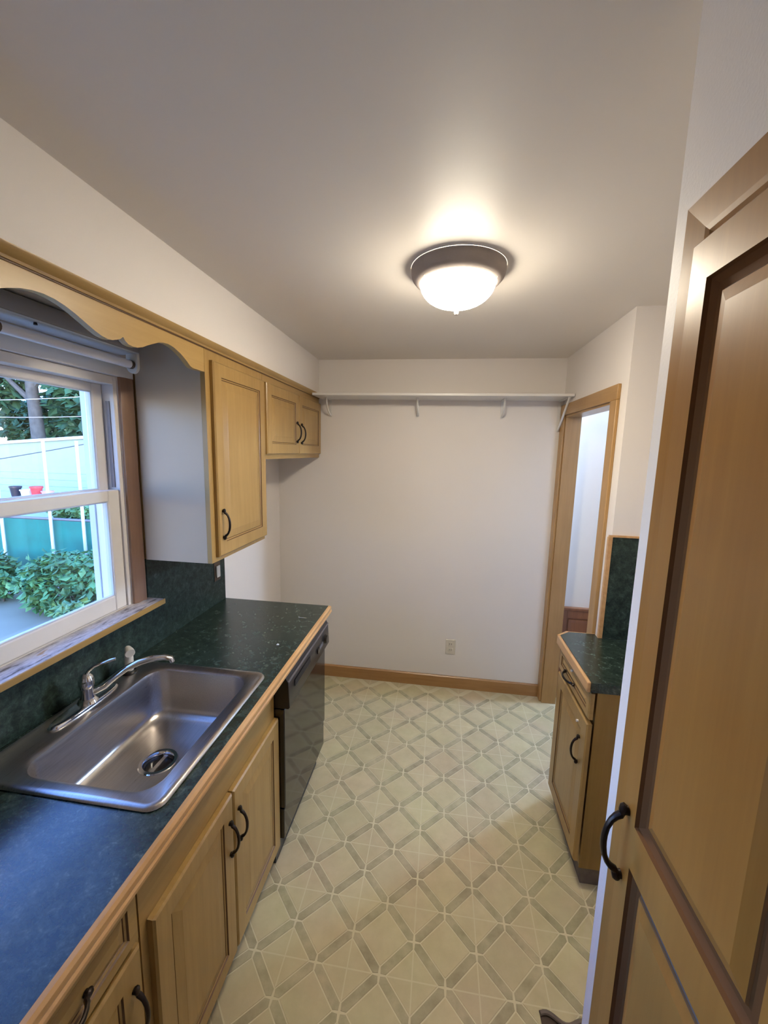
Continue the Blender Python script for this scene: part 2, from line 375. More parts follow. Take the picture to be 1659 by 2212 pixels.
sh = thing('shelf', 'long white shelf on brackets high on the end wall', 'shelf', (1.15, -.12, 2.13))
obj('board', B(XS+.025, XD-.004, -.235, -.001, 2.130, 2.146), 'trim_white', sh, True, .002)
def bracket(x, big=False):
    mb = MB(); d, h = (.22, .20) if big else (.14, .12)
    mb.box(x-.009, x+.009, -.006, -.001, 2.13-h, 2.13); mb.box(x-.009, x+.009, -d, -.001, 2.126, 2.1298)
    n = 9; pts = []
    for k in range(n):
        t = k/(n-1)*math.pi/2; 
        pts.append((x, -.004-(d-.03)*math.sin(t)**1.3 if not big else -.004-(d-.01)*t/(math.pi/2), 2.13-h+.01+(h-.014)*(1-math.cos(t)) if not big else 2.13-h+(h-.004)*t/(math.pi/2)))
    mb.tube(pts, .005, 6, flat=(1.4, .8))
    obj('bracket', mb, 'trim_white', sh)
for x in (.40, 1.03, 1.60): bracket(x)
bracket(1.972, True)

# ------------------------------------------------------------------ window
wn = thing('window_1', 'white double-hung window above the sink looking out on the yard', 'window', (0, -2.06, WZ0), kind='structure')
def frame_rect(x0, x1, y0, y1, z0, z1, wy, wb, wt):
    return MB().box(x0, x1, y0, y0+wy, z0, z1).box(x0, x1, y1-wy, y1, z0, z1).box(x0, x1, y0+wy, y1-wy, z0, z0+wb).box(x0, x1, y0+wy, y1-wy, z1-wt, z1)
obj('frame', frame_rect(-.115, -.004, WY0+.001, WY1-.001, WZ0+.001, WZ1-.001, .018, .02, .03), 'vinyl_frame', wn, True, .002)
ls = obj('sash', frame_rect(-.042, -.010, WY0+.019, WY1-.019, 1.139, 1.602, .052, .058, .042), 'vinyl_frame', wn, True, .004)
obj('pane', B(-.030, -.026, WY0+.071, WY1-.071, 1.196, 1.561), 'window_glass', ls, False)
obj('glazing_bead', frame_rect(-.026, -.014, WY0+.066, WY1-.066, 1.192, 1.565, .008, .010, .008), 'outside_vinyl', ls, True, .002)
us = obj('sash', frame_rect(-.082, -.050, WY0+.019, WY1-.019, 1.565, 1.99, .046, .04, .03), 'vinyl_frame', wn, True, .004)
obj('pane', B(-.070, -.066, WY0+.065, WY1-.065, 1.605, 1.96), 'window_glass', us, False)
obj('glazing_bead', frame_rect(-.066, -.054, WY0+.06, WY1-.06, 1.60, 1.965, .008, .008, .010), 'outside_vinyl', us, True, .002)
obj('track', MB().box(-.036, -.022, WY1-.023, WY1-.0195, 1.61, 1.93), 'galvanised', wn, False)
obj('outer_stop', MB().box(-.14, -.116, WY0+.001, WY0+.024, WZ0, WZ1).box(-.14, -.116, WY1-.024, WY1-.001, WZ0, WZ1).box(-.14, -.116, WY0+.024, WY1-.024, WZ1-.03, WZ1), 'outside_vinyl', wn, False)
obj('casing', MB().prism([(-1.51, 0.0), (-1.452, 0.0), (-1.452, .017), (-1.458, .02), (-1.470, .016), (-1.495, .015), (-1.51, .010)][::-1] and [(0.0, -1.51), (0.0, -1.452), (.017, -1.452), (.02, -1.458), (.016, -1.470), (.015, -1.495), (.010, -1.51)], 'z', 1.139, 2.02), 'window_casing', wn)
obj('casing', B(0.0, .018, -2.678, -2.62, 1.139, 2.02), 'window_casing', wn)
obj('head_casing', B(0.0, .018, -2.678, -1.452, 2.02, 2.06), 'trim_white', wn)
obj('stool', B(-.010, .080, -2.70, -1.430, 1.117, 1.138), ['worn_sill'], wn, True, .004)
obj('stool_nosing', B(.0795, .084, -2.70, -1.430, 1.1165, 1.1385), 'maple_y', wn, True, .002)

# fluorescent strip under the soffit
ft = thing('strip_light', 'unlit fluorescent strip fixture hung above the window', 'light fixture', (.08, -1.77, 2.03))
obj('channel', MB().prism([(.02, 2.158), (.075, 2.158), (.112, 2.105), (.112, 2.098), (.02, 2.098)], 'y', -2.02, -1.525), 'fixture_enamel', ft, True, .002)
obj('reflector', B(.025, .112, -2.02, -1.53, 2.0925, 2.0975), 'outside_vinyl', ft, False)
obj('tube', MB().tube([(.090, -2.0, 2.056), (.090, -1.548, 2.056)], .0145, 16), 'tube_glass', ft)
for y in (-2.012, -1.536):
    arc = [(.090+.022*math.cos(a), 2.052+.026*math.sin(a)) for a in [math.pi*(1+k/10) for k in range(11)]] + [(.112, 2.095), (.068, 2.095)]
    obj('socket', MB().prism(arc, 'y', y-.006, y+.006), 'white_plastic', ft)
    obj('tube_cap', MB().tube([(.090, y+(.007 if y < -1.8 else -.007), 2.056), (.090, y+(.020 if y < -1.8 else -.020), 2.056)], .0152, 14), 'brown_plate', ft)
obj('knob', MB().lathe([(.004, 2.0925), (.005, 2.086), (.0, 2.085)], (.1, -1.90), 10), 'black_plastic', ft)

# scalloped valance
vp = [(-1.447, 2.049), (-1.52, 2.048), (-1.535, 2.053), (-1.553, 2.065), (-1.572, 2.076), (-1.59, 2.084), (-1.62, 2.094), (-1.648, 2.098), (-1.672, 2.096), (-1.693, 2.091), (-1.72, 2.080), (-1.746, 2.069), (-1.766, 2.059), (-1.786, 2.053), (-1.805, 2.051), (-1.822, 2.053), (-1.833, 2.059), (-1.841, 2.068),
      (-1.851, 2.060), (-1.863, 2.055), (-1.878, 2.050), (-1.895, 2.048), (-1.915, 2.051), (-1.938, 2.059), (-1.965, 2.071), (-1.99, 2.082), (-2.015, 2.091), (-2.042, 2.097), (-2.068, 2.099)]
YM = -2.068
full = vp + [(2*YM-y, z) for y, z in vp[::-1][1:]]
poly = full + [(2*YM+1.447, 2.162), (-1.447, 2.162)]
tag(obj('valance', MB().prism(poly, 'x', .292, .3112), 'valance_maple', None, True, 0, 25), 'scalloped maple valance board spanning above the window', 'valance')

# ------------------------------------------------------------------ cabinet parts
def rect_loop(x, y0, y1, z0, z1): return [(x, y0, z0), (x, y1, z0), (x, y1, z1), (x, y0, z1)]
def door_front(name, parent, y0, y1, z0, z1, xf, s, t=.019, wide=False, stile=.055, mat='maple', panels=None, zc=None, bevw=.030, label=None):
    """overlay door facing +x (s=1) or -x (s=-1); frame with glazed grooves and raised panels"""
    fr = MB(); L = lambda i, d: rect_loop(xf-s*d, y0+i, y1-i, z0+i, z1-i)
    fr.loft([L(0, t), L(0, .005)], True, False)
    fr.loft([L(0, .005), L(.005, 0)])
    wins = panels or [(z0+stile, z1-stile)]
    # face grid around panel windows
    zs = [z0+.005]; 
    for a, b in wins: zs += [a, b]
    zs.append(z1-.005)
    ya, yb, yc, ye = y0+.005, y0+stile, y1-stile, y1-.005
    for k in range(len(zs)-1):
        cells = [(ya, ye)] if k % 2 == 0 else [(ya, yb), (yc, ye)]
        for c0, c1 in cells: fr.add(rect_loop(xf, c0, c1, zs[k], zs[k+1]), [(0, 1, 2, 3)])
    for a, b in wins:
        G = lambda i, d: rect_loop(xf-s*d, yb+i, yc-i, a+i, b-i)
        if wide: fr.loft([G(0, 0), G(.002, .005), G(.010, .0095), G(.019, .010)], mi=2); fr.loft([G(.019, .010), G(.022, .008)], mi=1)
        else: fr.loft([G(0, 0), G(.0025, .004)], mi=1); fr.loft([G(.0025, .004), G(.007, .0055)]); fr.loft([G(.007, .0055), G(.0085, .008)], mi=1)
    d = obj(name, fr, [mat, 'glaze', 'glaze_mid'], parent, False)
    for a, b in wins:
        G = lambda i, dd: rect_loop(xf-s*dd, yb+i, yc-i, a+i, b-i)
        w0 = .0125 if wide else 0
        pm = MB(); pm.loft([G(.0085+w0, .0085), G(.010+w0, .006)], mi=1); pm.loft([G(.010+w0, .006), G(.010+w0+bevw, .0015), G(.0115+w0+bevw, .001)], False, True)
        obj('raised_panel', pm, [mat, 'glaze_soft'], d, False)
    return d
def handle_mesh():
    mb = MB(); pts = []; rad = []
    prof = [(-.063, .004, .0045), (-.060, .006, .0062), (-.054, .0075, .0060), (-.050, .0085, .0046), (-.047, .010, .0052), (-.043, .016, .0048), (-.036, .0215, .0042), (-.024, .0265, .0043), (-.010, .029, .0046), (0, .0295, .0047)]
    prof += [(-a, b, c) for a, b, c in prof[::-1][1:]]
    mb.tube([(n, 0, z) for z, n, r in prof], [r for z, n, r in prof], 10, flat=(1.15, 1))
    for sg in (-1, 1):
        mb.tube([(0, 0, sg*.055), (.008, 0, sg*.055)], [.0068, .0058], 12)
    return mesh_of('pull_handle', mb, 'bronze')
ME_H = handle_mesh()
def pull(parent, xf, y, z, s=1, horiz=False):
    rot = (math.pi/2, 0, 0 if s > 0 else math.pi) if horiz else (0, 0, 0 if s > 0 else math.pi)
    return inst('handle', ME_H, (xf, y, z), parent, rot)

# wall cabinets on the left wall
XU = .314
c1 = thing('upper_cabinet', 'tall maple wall cabinet with a single door beside the window', 'cabinet', (.16, -1.2, 1.306))
obj('carcass', B(.001, XU-.021, -1.4385, -.9535, 1.306, 2.16), 'maple', c1, False)
obj('face_frame', MB().box(XU-.021, XU-.002, -1.4465, -1.395, 1.306, 2.16).box(XU-.021, XU-.002, -1.0, -.9535, 1.306, 2.16).box(XU-.021, XU-.002, -1.395, -1.0, 1.306, 1.345).box(XU-.021, XU-.002, -1.395, -1.0, 2.08, 2.16), 'maple', c1, False)
obj('side_panel', B(.021, XU-.0215, -1.4465, -1.4388, 1.306, 2.1605), 'panel_veneer', c1, False)
d = door_front('door', c1, -1.416, -.960, 1.326, 2.098, XU+.016, 1)
pull(d, XU+.016, -1.385, 1.458)
c2 = thing('upper_cabinet', 'short two-door maple wall cabinet in the corner above the empty refrigerator space', 'cabinet', (.16, -.47, 1.716))
obj('carcass', B(.001, XU-.021, -.951, -.003, 1.716, 2.16), 'maple', c2, False)
obj('face_frame', MB().box(XU-.021, XU-.002, -.951, -.91, 1.716, 2.16).box(XU-.021, XU-.002, -.05, -.003, 1.716, 2.16).box(XU-.021, XU-.002, -.91, -.05, 1.716, 1.76).box(XU-.021, XU-.002, -.91, -.05, 2.08, 2.16).box(XU-.021, XU-.002, -.49, -.45, 1.76, 2.08), 'maple_y', c2, False)
d = door_front('door', c2, -.935, -.471, 1.742, 2.098, XU+.016, 1); pull(d, XU+.016, -.515, 1.872)
d = door_front('door', c2, -.467, -.012, 1.742, 2.098, XU+.016, 1); pull(d, XU+.016, -.436, 1.866)

# base cabinets on the left
XB = .600
def base_carcass(t, y0, y1, stiles=True):
    obj('carcass', MB().box(.001, .56, y0+.002, y0+.018, .1, .872).box(.001, .56, y1-.018, y1-.002, .1, .872).box(.001, .56, y0+.018, y1-.018, .1, .118).box(.001, .012, y0+.018, y1-.018, .118, .86), 'maple', t, False)
    obj('toe_kick', B(.48, .50, y0+.002, y1-.002, .0005, .1), 'grey_toe', t, False)
sb = thing('sink_base_cabinet', 'maple base cabinet with two doors below the sink', 'cabinet', (.3, -1.86, 0))
base_carcass(sb, -2.235, -1.490)
obj('face_frame', MB().box(.56, .580, -2.2345, -1.4905, .68, .872).box(.56, .580, -2.2345, -2.19, .1, .68).box(.56, .580, -1.53, -1.4905, .1, .68).box(.56, .580, -2.19, -1.53, .1, .13), 'maple_y', sb, False)
d = door_front('door', sb, -1.852, -1.489, .100, .692, XB, 1); pull(d, XB, -1.826, .552)
d = door_front('door', sb, -2.214, -1.858, .100, .692, XB, 1); pull(d, XB, -1.882, .552)
nb = thing('base_cabinet', 'maple base cabinet with a drawer over a door nearest the viewer', 'cabinet', (.3, -2.44, 0))
base_carcass(nb, -2.645, -2.240)
obj('face_frame', MB().box(.56, .580, -2.6445, -2.2405, .80, .872).box(.56, .580, -2.6445, -2.60, .1, .80).box(.56, .580, -2.275, -2.2405, .1, .80).box(.56, .580, -2.60, -2.275, .1, .13).box(.56, .580, -2.60, -2.275, .685, .72), 'maple_y', nb, False)
d = door_front('drawer', nb, -2.632, -2.256, .708, .840, XB, 1, stile=.028, mat='maple_y', bevw=.014); pull(d, XB, -2.444, .770, 1, True)
d = door_front('door', nb, -2.632, -2.256, .100, .692, XB, 1); pull(d, XB, -2.283, .552)

# countertop with sink cut-out
ct = thing('countertop', 'dark green mottled laminate countertop with a wood edge beside the window', 'countertop', (.3, -1.75, .874))
ZT = .914; YCE = -.8275; YN = -2.66
hx0, hx1, hy0, hy1 = .05, .566, -2.145, -1.568
tp = MB(); xs = [.0005, hx0, hx1, .6205]; ys = [YN, hy0, hy1, YCE]
tp.box(xs[0], xs[3], ys[0], ys[1], .876, ZT).box(xs[0], xs[3], ys[2], ys[3], .876, ZT).box(xs[0], xs[1], ys[1], ys[2], .876, ZT).box(xs[2], xs[3], ys[1], ys[2], .876, ZT)
obj('slab', tp, 'laminate', ct, False)
obj('wood_edge', MB().prism([(.6205, .874), (.634, .874), (.638, .880), (.638, .888), (.6345, .893), (.6365, .899), (.6355, .908), (.630, .9135), (.6205, .9142)], 'y', YN, YCE+.002), 'nosing_wood', ct, True, 0, 30)
bs = MB().prism([(YN, ZT+.0005), (YCE, ZT+.0005), (YCE, 1.305), (-1.4365, 1.305), (-1.4365, 1.1155), (YN, 1.1155)], 'x', .0005, .010)
tag(obj('backsplash', bs, 'laminate_wall', None, False), 'dark green laminate backsplash rising behind the sink and under the tall cabinet', 'backsplash')

# outlet on backsplash
ol = thing('outlet', 'outlet without its cover plate on the dark green backsplash', 'outlet', (.011, -.905, 1.05))
obj('yoke', B(.0102, .0125, -.937, -.878, 1.044, 1.150), 'brown_plate', ol, True, .001)
obj('receptacle', B(.0125, .020, -.923, -.888, 1.062, 1.128), 'ivory_plastic', ol, True, .004)

# ------------------------------------------------------------------ sink
def rrect(x0, x1, y0, y1, r, z, n=6):
    pts = []
    for cx, cy, a0 in ((x1-r, y1-r, 0), (x0+r, y1-r, 90), (x0+r, y0+r, 180), (x1-r, y0+r, 270)):
        for k in range(n+1):
            a = math.radians(a0+90*k/n); pts.append((cx+r*math.cos(a), cy+r*math.sin(a), z))
    return pts
def circ(cx, cy, r, z, n=6):
    pts = []
    for a0 in (0, 90, 180, 270):
        for k in range(n+1):
            a = math.radians(a0+90*(k+.5)/(n+1)); pts.append((cx+r*math.cos(a), cy+r*math.sin(a), z))
    return pts
sk = thing('kitchen_sink', 'single-bowl stainless steel sink set into the green counter', 'sink', (.31, -1.855, .735))
sx0, sx1, sy0, sy1 = .030, .584, -2.163, -1.549
bx0, bx1, by0, by1 = .145, .532, -2.118, -1.592
rim = MB().loft([rrect(sx0+.006, sx1-.006, sy0+.006, sy1-.006, .035, .9145), rrect(sx0, sx1, sy0, sy1, .038, .9165), rrect(sx0+.002, sx1-.002, sy0+.002, sy1-.002, .038, .922), rrect(sx0+.010, sx1-.010, sy0+.010, sy1-.010, .034, .9255), rrect(sx0+.018, sx1-.018, sy0+.018, sy1-.018, .03, .923), rrect(bx0-.012, bx1+.010, by0-.012, by1+.012, .065, .9225), rrect(bx0, bx1, by0, by1, .06, .917)])
obj('rim', rim, 'steel', sk, True, 0, 60)
DX, DYc = .322, -1.825
bowl = []
for i, z in ((0, .917), (.003, .905), (.010, .80), (.014, .775)): bowl.append(rrect(bx0+i, bx1-i, by0+i, by1-i, .06, z))
for k in range(1, 6):
    a = k/5*math.pi/2; i = .014+.040*(1-math.cos(a)); bowl.append(rrect(bx0+i, bx1-i, by0+i, by1-i, .06, .775-.035*math.sin(a)))
bowl.append(circ(DX, DYc, .075, .737)); bowl.append(circ(DX, DYc, .058, .7355))
obj('bowl', MB().loft(bowl), 'steel', sk, True, 0, 60)
dn = obj('drain', MB().lathe([(.060, .7362), (.057, .7385), (.047, .738), (.044, .733), (.042, .715), (.040, .705), (.0, .703)], (DX, DYc), 32), 'chrome', sk)
obj('strainer', MB().lathe([(.0435, .722), (.040, .716), (.030, .7145), (.0, .716)], (DX, DYc), 24), 'black_plastic', dn)
obj('crossbar', MB().box(DX-.006, DX+.006, DYc-.040, DYc+.040, .7255, .7285), 'steel', dn, False)

fa = thing('faucet', 'chrome single-lever faucet on the back ledge of the sink', 'faucet', (.09, -1.835, .9225))
esc = [[(.090+.028*f*math.copysign(abs(math.cos(a))**.8, math.cos(a)), -1.845+.128*f*math.copysign(abs(math.sin(a))**.8, math.sin(a)), z) for a in [2*math.pi*k/40 for k in range(40)]] for f, z in ((1, .9232), (1, .928), (.93, .934), (.8, .936))]
obj('base_plate', MB().loft(esc, False, True), 'chrome', fa)
bc = (.092, -1.838)
obj('body', MB().lathe([(.030, .935), (.027, .943), (.021, .950), (.0195, .985), (.021, .987), (.0225, .995), (.0225, 1.012), (.019, 1.024), (.011, 1.034), (0, 1.036)], bc, 28), 'chrome', fa)
sp = [(.092, -1.838, .957), (.110, -1.820, .966), (.128, -1.806, .975), (.152, -1.787, 1.000), (.179, -1.766, 1.021), (.207, -1.745, 1.033), (.240, -1.719, 1.038), (.268, -1.697, 1.034), (.284, -1.685, 1.026), (.287, -1.682, 1.012)]
obj('spout', MB().tube(sp, [.012, .0125, .0125, .0125, .0125, .0125, .012, .0118, .0118, .011], 14, flat=(1.15, .8)), 'chrome', fa)
obj('lever', MB().tube([(.094, -1.836, 1.030), (.100, -1.831, 1.043), (.112, -1.822, 1.053), (.130, -1.808, 1.059), (.146, -1.796, 1.062), (.158, -1.787, 1.064)], [.011, .008, .0058, .0062, .0085, .006], 12, flat=(1.3, .7)), 'chrome', fa)
sy = thing('side_sprayer', 'off-white pull-out sprayer standing in the corner of the sink ledge', 'sprayer', (.078, -1.640, .9225))
obj('collar', MB().lathe([(.026, .9232), (.026, .928), (.020, .933), (.0, .934)], (.078, -1.640), 24), 'black_plastic', sy)
obj('wand', MB().lathe([(.0135, .934), (.0155, .95), (.0145, .985), (.0135, 1.005), (.010, 1.015), (0, 1.017)], (.078, -1.640), 20), 'white_plastic', sy)
obj('nozzle', MB().tube([(.070, -1.634, 1.016), (.086, -1.646, 1.012), (.098, -1.655, 1.008)], [.011, .0155, .0165], 18), 'white_plastic', sy)
obj('trigger', MB().tube([(.066, -1.630, 1.018), (.060, -1.626, 1.010), (.058, -1.625, .985)], [.006, .005, .0035], 8), 'white_plastic', sy)

# ------------------------------------------------------------------ dishwasher
dw = thing('dishwasher', 'glossy black built-in dishwasher at the end of the left counter', 'dishwasher', (.32, -1.196, 0))
y0, y1 = -1.4855, -.905
obj('tub', B(.02, .575, y0, -.862, .10, .868), 'black_plastic', dw, False)
obj('door', B(.575, .622, y0, y1, .275, .728), 'black_gloss', dw, True, .004)
cp = obj('control_panel', MB().prism([(.576, .732), (.640, .732), (.645, .740), (.640, .845), (.628, .868), (.576, .868)], 'y', y0, y1), 'black_plastic', dw, True, .002)
obj('dial', MB().tube([(.641, -.972, .790), (.656, -.972, .790)], [.024, .021], 24), 'black_gloss', cp)
obj('latch', MB().box(.641, .650, -1.115, -1.085, .778, .800), 'black_gloss', cp, True, .002)
obj('button_row', MB().box(.641, .646, -1.075, -1.02, .780, .796), 'galvanised', cp, False)
obj('vent', B(.6435, .6450, -1.42, -1.22, .795, .822), 'dark_gap', cp, False)
obj('top_trim', B(.632, .6425, y0+.002, y1-.002, .846, .851), 'galvanised', cp, False)
obj('lower_panel', B(.575, .616, y0, y1, .128, .268), 'black_gloss', dw, True, .003)
obj('toe_panel', B(.55, .575, y0, y1-.01, .0005, .122), 'black_plastic', dw, False)

# small things on the counter
scw = thing('screw', 'small grey screw lying on the dark green counter near its far end', 'screw', (.536, -1.018, ZT))
obj('shank', MB().tube([(.520, -1.0185, .9172), (.550, -1.0175, .9165), (.559, -1.0172, .9160)], [.0022, .0019, .0004], 8), 'steel_pin', scw)
obj('head', MB().tube([(.5160, -1.0187, .9185), (.5195, -1.0186, .9180)], [.0044, .0026], 10), 'steel_pin', scw)
cm = MB().loft([[(.521, -1.318, .9143), (.530, -1.317, .9143), (.532, -1.310, .9143), (.523, -1.308, .9143)], [(.5225, -1.3165, .918), (.529, -1.3155, .9175), (.530, -1.311, .918), (.524, -1.31, .9185)]], True, True)
tag(obj('paint_chip', cm, 'pot_white', None, False), 'tiny white chip lying on the counter beyond the sink', 'debris')

# ------------------------------------------------------------------ right side cabinet
XR = 1.812
rc = thing('base_cabinet', 'small maple base cabinet with one drawer and one door beside the doorway', 'cabinet', (2.1, -1.17, 0))
ry0, ry1 = -1.372, -.962
obj('carcass', B(XR+.034, 2.415, ry0+.006, ry1, .085, .872), 'maple', rc, False)
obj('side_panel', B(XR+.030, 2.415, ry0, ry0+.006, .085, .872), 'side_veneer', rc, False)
obj('toe_kick', B(XR+.045, 2.41, ry0+.012, ry1, .0005, .085), 'grey_toe', rc, False)
d = door_front('door', rc, -1.381, -.985, .125, .738, XR, -1, stile=.058); pull(d, XR, -1.322, .585, -1)
obj('catch', MB().tube([(XR, -1.29, .690), (XR-.008, -1.29, .690)], .0055, 10), 'white_plastic', d)
d = door_front('drawer', rc, -1.379, -.985, .757, .866, XR, -1, stile=.03, mat='maple_y', bevw=.012); pull(d, XR, -1.152, .800, -1, True)
obj('catch', MB().tube([(XR, -1.175, .846), (XR-.008, -1.175, .846)], .0055, 10), 'white_plastic', d)
rt = thing('countertop', 'short green laminate countertop on the small cabinet beside the doorway', 'countertop', (2.1, -1.15, .874))
X0 = 1.812
obj('slab', MB().box(X0, 2.418, -1.385, YC-.0105, .874, ZT).prism([(X0, YC-.0105), (XD-.018, YC-.0105), (XD-.018, -.925), (1.862, -.925)], 'z', .874, ZT), 'laminate', rt, False)
obj('wood_edge', B(1.797, X0-.0002, -1.383, YC-.0105, .872, ZT+.0006), 'nosing_wood', rt, True, .004)
obj('wood_edge', MB().prism([(1.797, YC-.0103), (X0-.0002, YC-.0103), (1.862, -.9248), (1.862, -.9172), (1.853, -.9172)], 'z', .872, ZT+.0006), 'nosing_wood', rt, False)
obj('back_edge', B(1.862, XD-.018, -.9247, -.920, .876, ZT+.0004), 'nosing_wood', rt, False)
rs = thing('backsplash', 'tall dark green splash panel with wood trim above the small countertop', 'backsplash', (2.2, YC, ZT))
obj('panel', B(XD, 2.418, YC-.010, YC-.0005, ZT+.0008, 1.405), 'laminate_wall', rs, False)
obj('top_trim', B(XD-.016, 2.418, YC-.013, YC-.0005, 1.4055, 1.414), 'nosing_wood', rs, False)
obj('side_trim', B(XD-.018, XD-.0008, YC-.013, YC+.004, ZT+.0008, 1.405), 'nosing_wood', rs, False)
tag(obj('hook', MB().tube([(2.129, YC-.0005, 2.149), (2.129, YC-.012, 2.149), (2.131, YC-.018, 2.154), (2.134, YC-.016, 2.159)], [.004, .003, .003, .003], 8), 'steel_pin', None), 'small metal hook screwed into the alcove wall', 'hook')

# ------------------------------------------------------------------ pantry
pn = thing('pantry_cabinet', 'tall maple pantry door with mitred casing close on the right', 'pantry', (1.52, -2.47, 0))
py0, py1 = -2.684, -2.256; cw = .057; ctop = 2.107
prof = [(0, 1.5345), (0, 1.527), (.004, 1.523), (.045, 1.526), (.052, 1.5275), (cw, 1.530), (cw, 1.5345)]
def casing_leg(outer, sgn):
    lo = [[(x, outer-sgn*o, 0.02) for o, x in prof], [(x, outer-sgn*o, ctop-o) for o, x in prof]]
    return MB().loft(lo, True, True)
obj('casing', casing_leg(py1, 1), 'pantry_maple', pn, False)
obj('casing', casing_leg(py0, -1), 'pantry_maple', pn, False)
obj('head_casing', MB().loft([[(x, py1-o, ctop-o) for o, x in prof], [(x, py0+o, ctop-o) for o, x in prof]], True, True), 'pantry_maple', pn, False)
dp = door_front('door', pn, -2.623, -2.317, .10, 2.033, 1.505, -1, t=.022, wide=True, stile=.040, mat='pantry_maple', panels=[(.16, 1.172), (1.240, 1.980)], bevw=.015)
pull(dp, 1.505, -2.336, 1.192, -1)

# ------------------------------------------------------------------ ceiling lamp
lp = thing('ceiling_lamp', 'lit flush-mount ceiling lamp with a frosted bowl and metal pan', 'ceiling lamp', (1.235, -1.379, 2.27))
lc = (1.235, -1.379)
obj('pan', MB().lathe([(.1635, HC-.0003), (.1638, HC-.008), (.1632, HC-.016), (.161, HC-.025), (.157, HC-.034), (.149, HC-.043), (.141, HC-.049), (.134, HC-.051), (.120, HC-.044)], lc, 64), 'lamp_metal', lp)
gb = []
for k in range(15):
    a = k/14*math.pi/2; gb.append((.131*math.cos(a)**.85 if k < 14 else .0, 2.359-.080*math.sin(a)))
obj('glass_bowl', MB().lathe(gb, lc, 56), 'lamp_glass', lp)
obj('finial', MB().lathe([(.0, 2.286), (.019, 2.2815), (.016, 2.274), (.009, 2.268), (.008, 2.263), (.0085, 2.258), (.005, 2.253), (0, 2.252)], lc, 20), 'lamp_metal', lp)
for a in (100, 215, 340):
    r = math.radians(a); obj('clip', MB().tube([(lc[0]+.139*math.cos(r), lc[1]+.139*math.sin(r), 2.3600), (lc[0]+.129*math.cos(r), lc[1]+.129*math.sin(r), 2.3575)], [.006, .004], 10), 'lamp_metal', lp)

# outlet on the end wall
oo = thing('outlet', 'ivory duplex outlet low on the plain end wall', 'outlet', (1.336, -.003, .27))
obj('cover_plate', B(1.300, 1.372, -.006, -.0005, .268, .384), 'ivory_plastic', oo, True, .003)
for z in (.304, .350): 
    r = obj('receptacle', MB().box(1.319, 1.353, -.0085, -.006, z-.014, z+.014), 'ivory_plastic', oo, True, .003)
    obj('slots', MB().box(1.328, 1.3305, -.0092, -.0085, z-.005, z+.007).box(1.341, 1.3435, -.0092, -.0085, z-.005, z+.007), 'dark_gap', r, False)

# worn patch in the floor by the pantry
wp = []
for k in range(15):
    t = k/14; wp.append((1.595+.15*t, -1.812+.010*math.sin(t*8.5+.4)-.006*t))
pm = MB().prism([(1.60, -2.19), (1.745, -2.19)] + wp[::-1], 'z', .0004, .0016)
fp = tag(thing('torn_vinyl', 'dark bare patch where the vinyl curls up beside the pantry wall', 'floor damage', (1.66, -2.0, 0)), 'dark bare patch where the vinyl curls up beside the pantry wall', 'floor damage')
obj('bare_subfloor', pm, 'subfloor', fp, False)
obj('curled_edge', MB().tube([(x, y, .007) for x, y in wp], .0065, 8), 'grey_toe', fp)

# ------------------------------------------------------------------ yard outside
GZ = -.55
struct('floor_yard', B(-22, -.16, -8, 18, GZ-.1, GZ).box(-.16, 12, .2, 14, GZ-.1, GZ), 'concrete', 'pale concrete yard outside the window', 'ground', smooth=False)
FYl, FX0, FX1 = 2.5, -9.0, -2.2
gf = thing('garden_fence', 'low fence hung with teal green mesh across the yard', 'fence', (-5, FYl, GZ))
obj('top_rail', MB().tube([(FX0, FYl, .615), (FX1, FYl, .615)], .022, 10), 'galvanised', gf)
gm = MB(); nx, nz = 90, 8; vsx = []
for i in range(nx+1):
    for k in range(nz+1):
        x = FX0+(FX1-FX0)*i/nx; z = GZ+.02+(.60-GZ-.02)*k/nz
        vsx.append((x, FYl-.028+.012*math.sin(x*9+k*.4)*(1-k/nz), z))
gm.add(vsx, [(i*(nz+1)+k, (i+1)*(nz+1)+k, (i+1)*(nz+1)+k+1, i*(nz+1)+k+1) for i in range(nx) for k in range(nz)])
obj('mesh_screen', gm, 'green_mesh', gf)
for x in (-8.2, -6.9, -5.72, -3.3): obj('post', MB().tube([(x, FYl+.03, GZ), (x, FYl+.03, .64)], .025, 10), 'galvanised', gf)
for x, lab in ((-5.53, 'white pole standing at the left edge of the window view'), (-4.66, 'white pole standing in front of the green mesh fence'), (-4.10, 'white pole at the right of the yard view, behind the shrub')):
    tag(obj('yard_pole', MB().tube([(x, FYl-.09, GZ), (x, FYl-.09, 1.82)], [.024, .021], 10), 'pole_white', None), lab, 'pole', 'white poles along the green fence')
# neighbour's white building with lap siding
nbd = thing('neighbour_building', 'pale lap-sided low building beyond the fence', 'building', (-10, 6.2, GZ))
def topz(x): return 1.73+(x+10.0)*.075
obj('wall', MB().prism([(-17, GZ), (-3, GZ), (-3, topz(-3)), (-17, topz(-17))], 'y', 6.2, 6.6), 'white_siding', nbd, False)
for k in range(11):
    z = GZ+.05+k*.17
    if z+.15 < topz(-17): obj('siding_board', MB().prism([(6.200, z), (6.178, z), (6.195, z+.165), (6.200, z+.165)], 'x', -17, -3), 'white_siding', nbd, False)
obj('coping', MB().prism([(-17, topz(-17)), (-3, topz(-3)), (-3, topz(-3)+.07), (-17, topz(-17)+.07)], 'y', 6.1, 6.7), 'outside_vinyl', nbd, False)
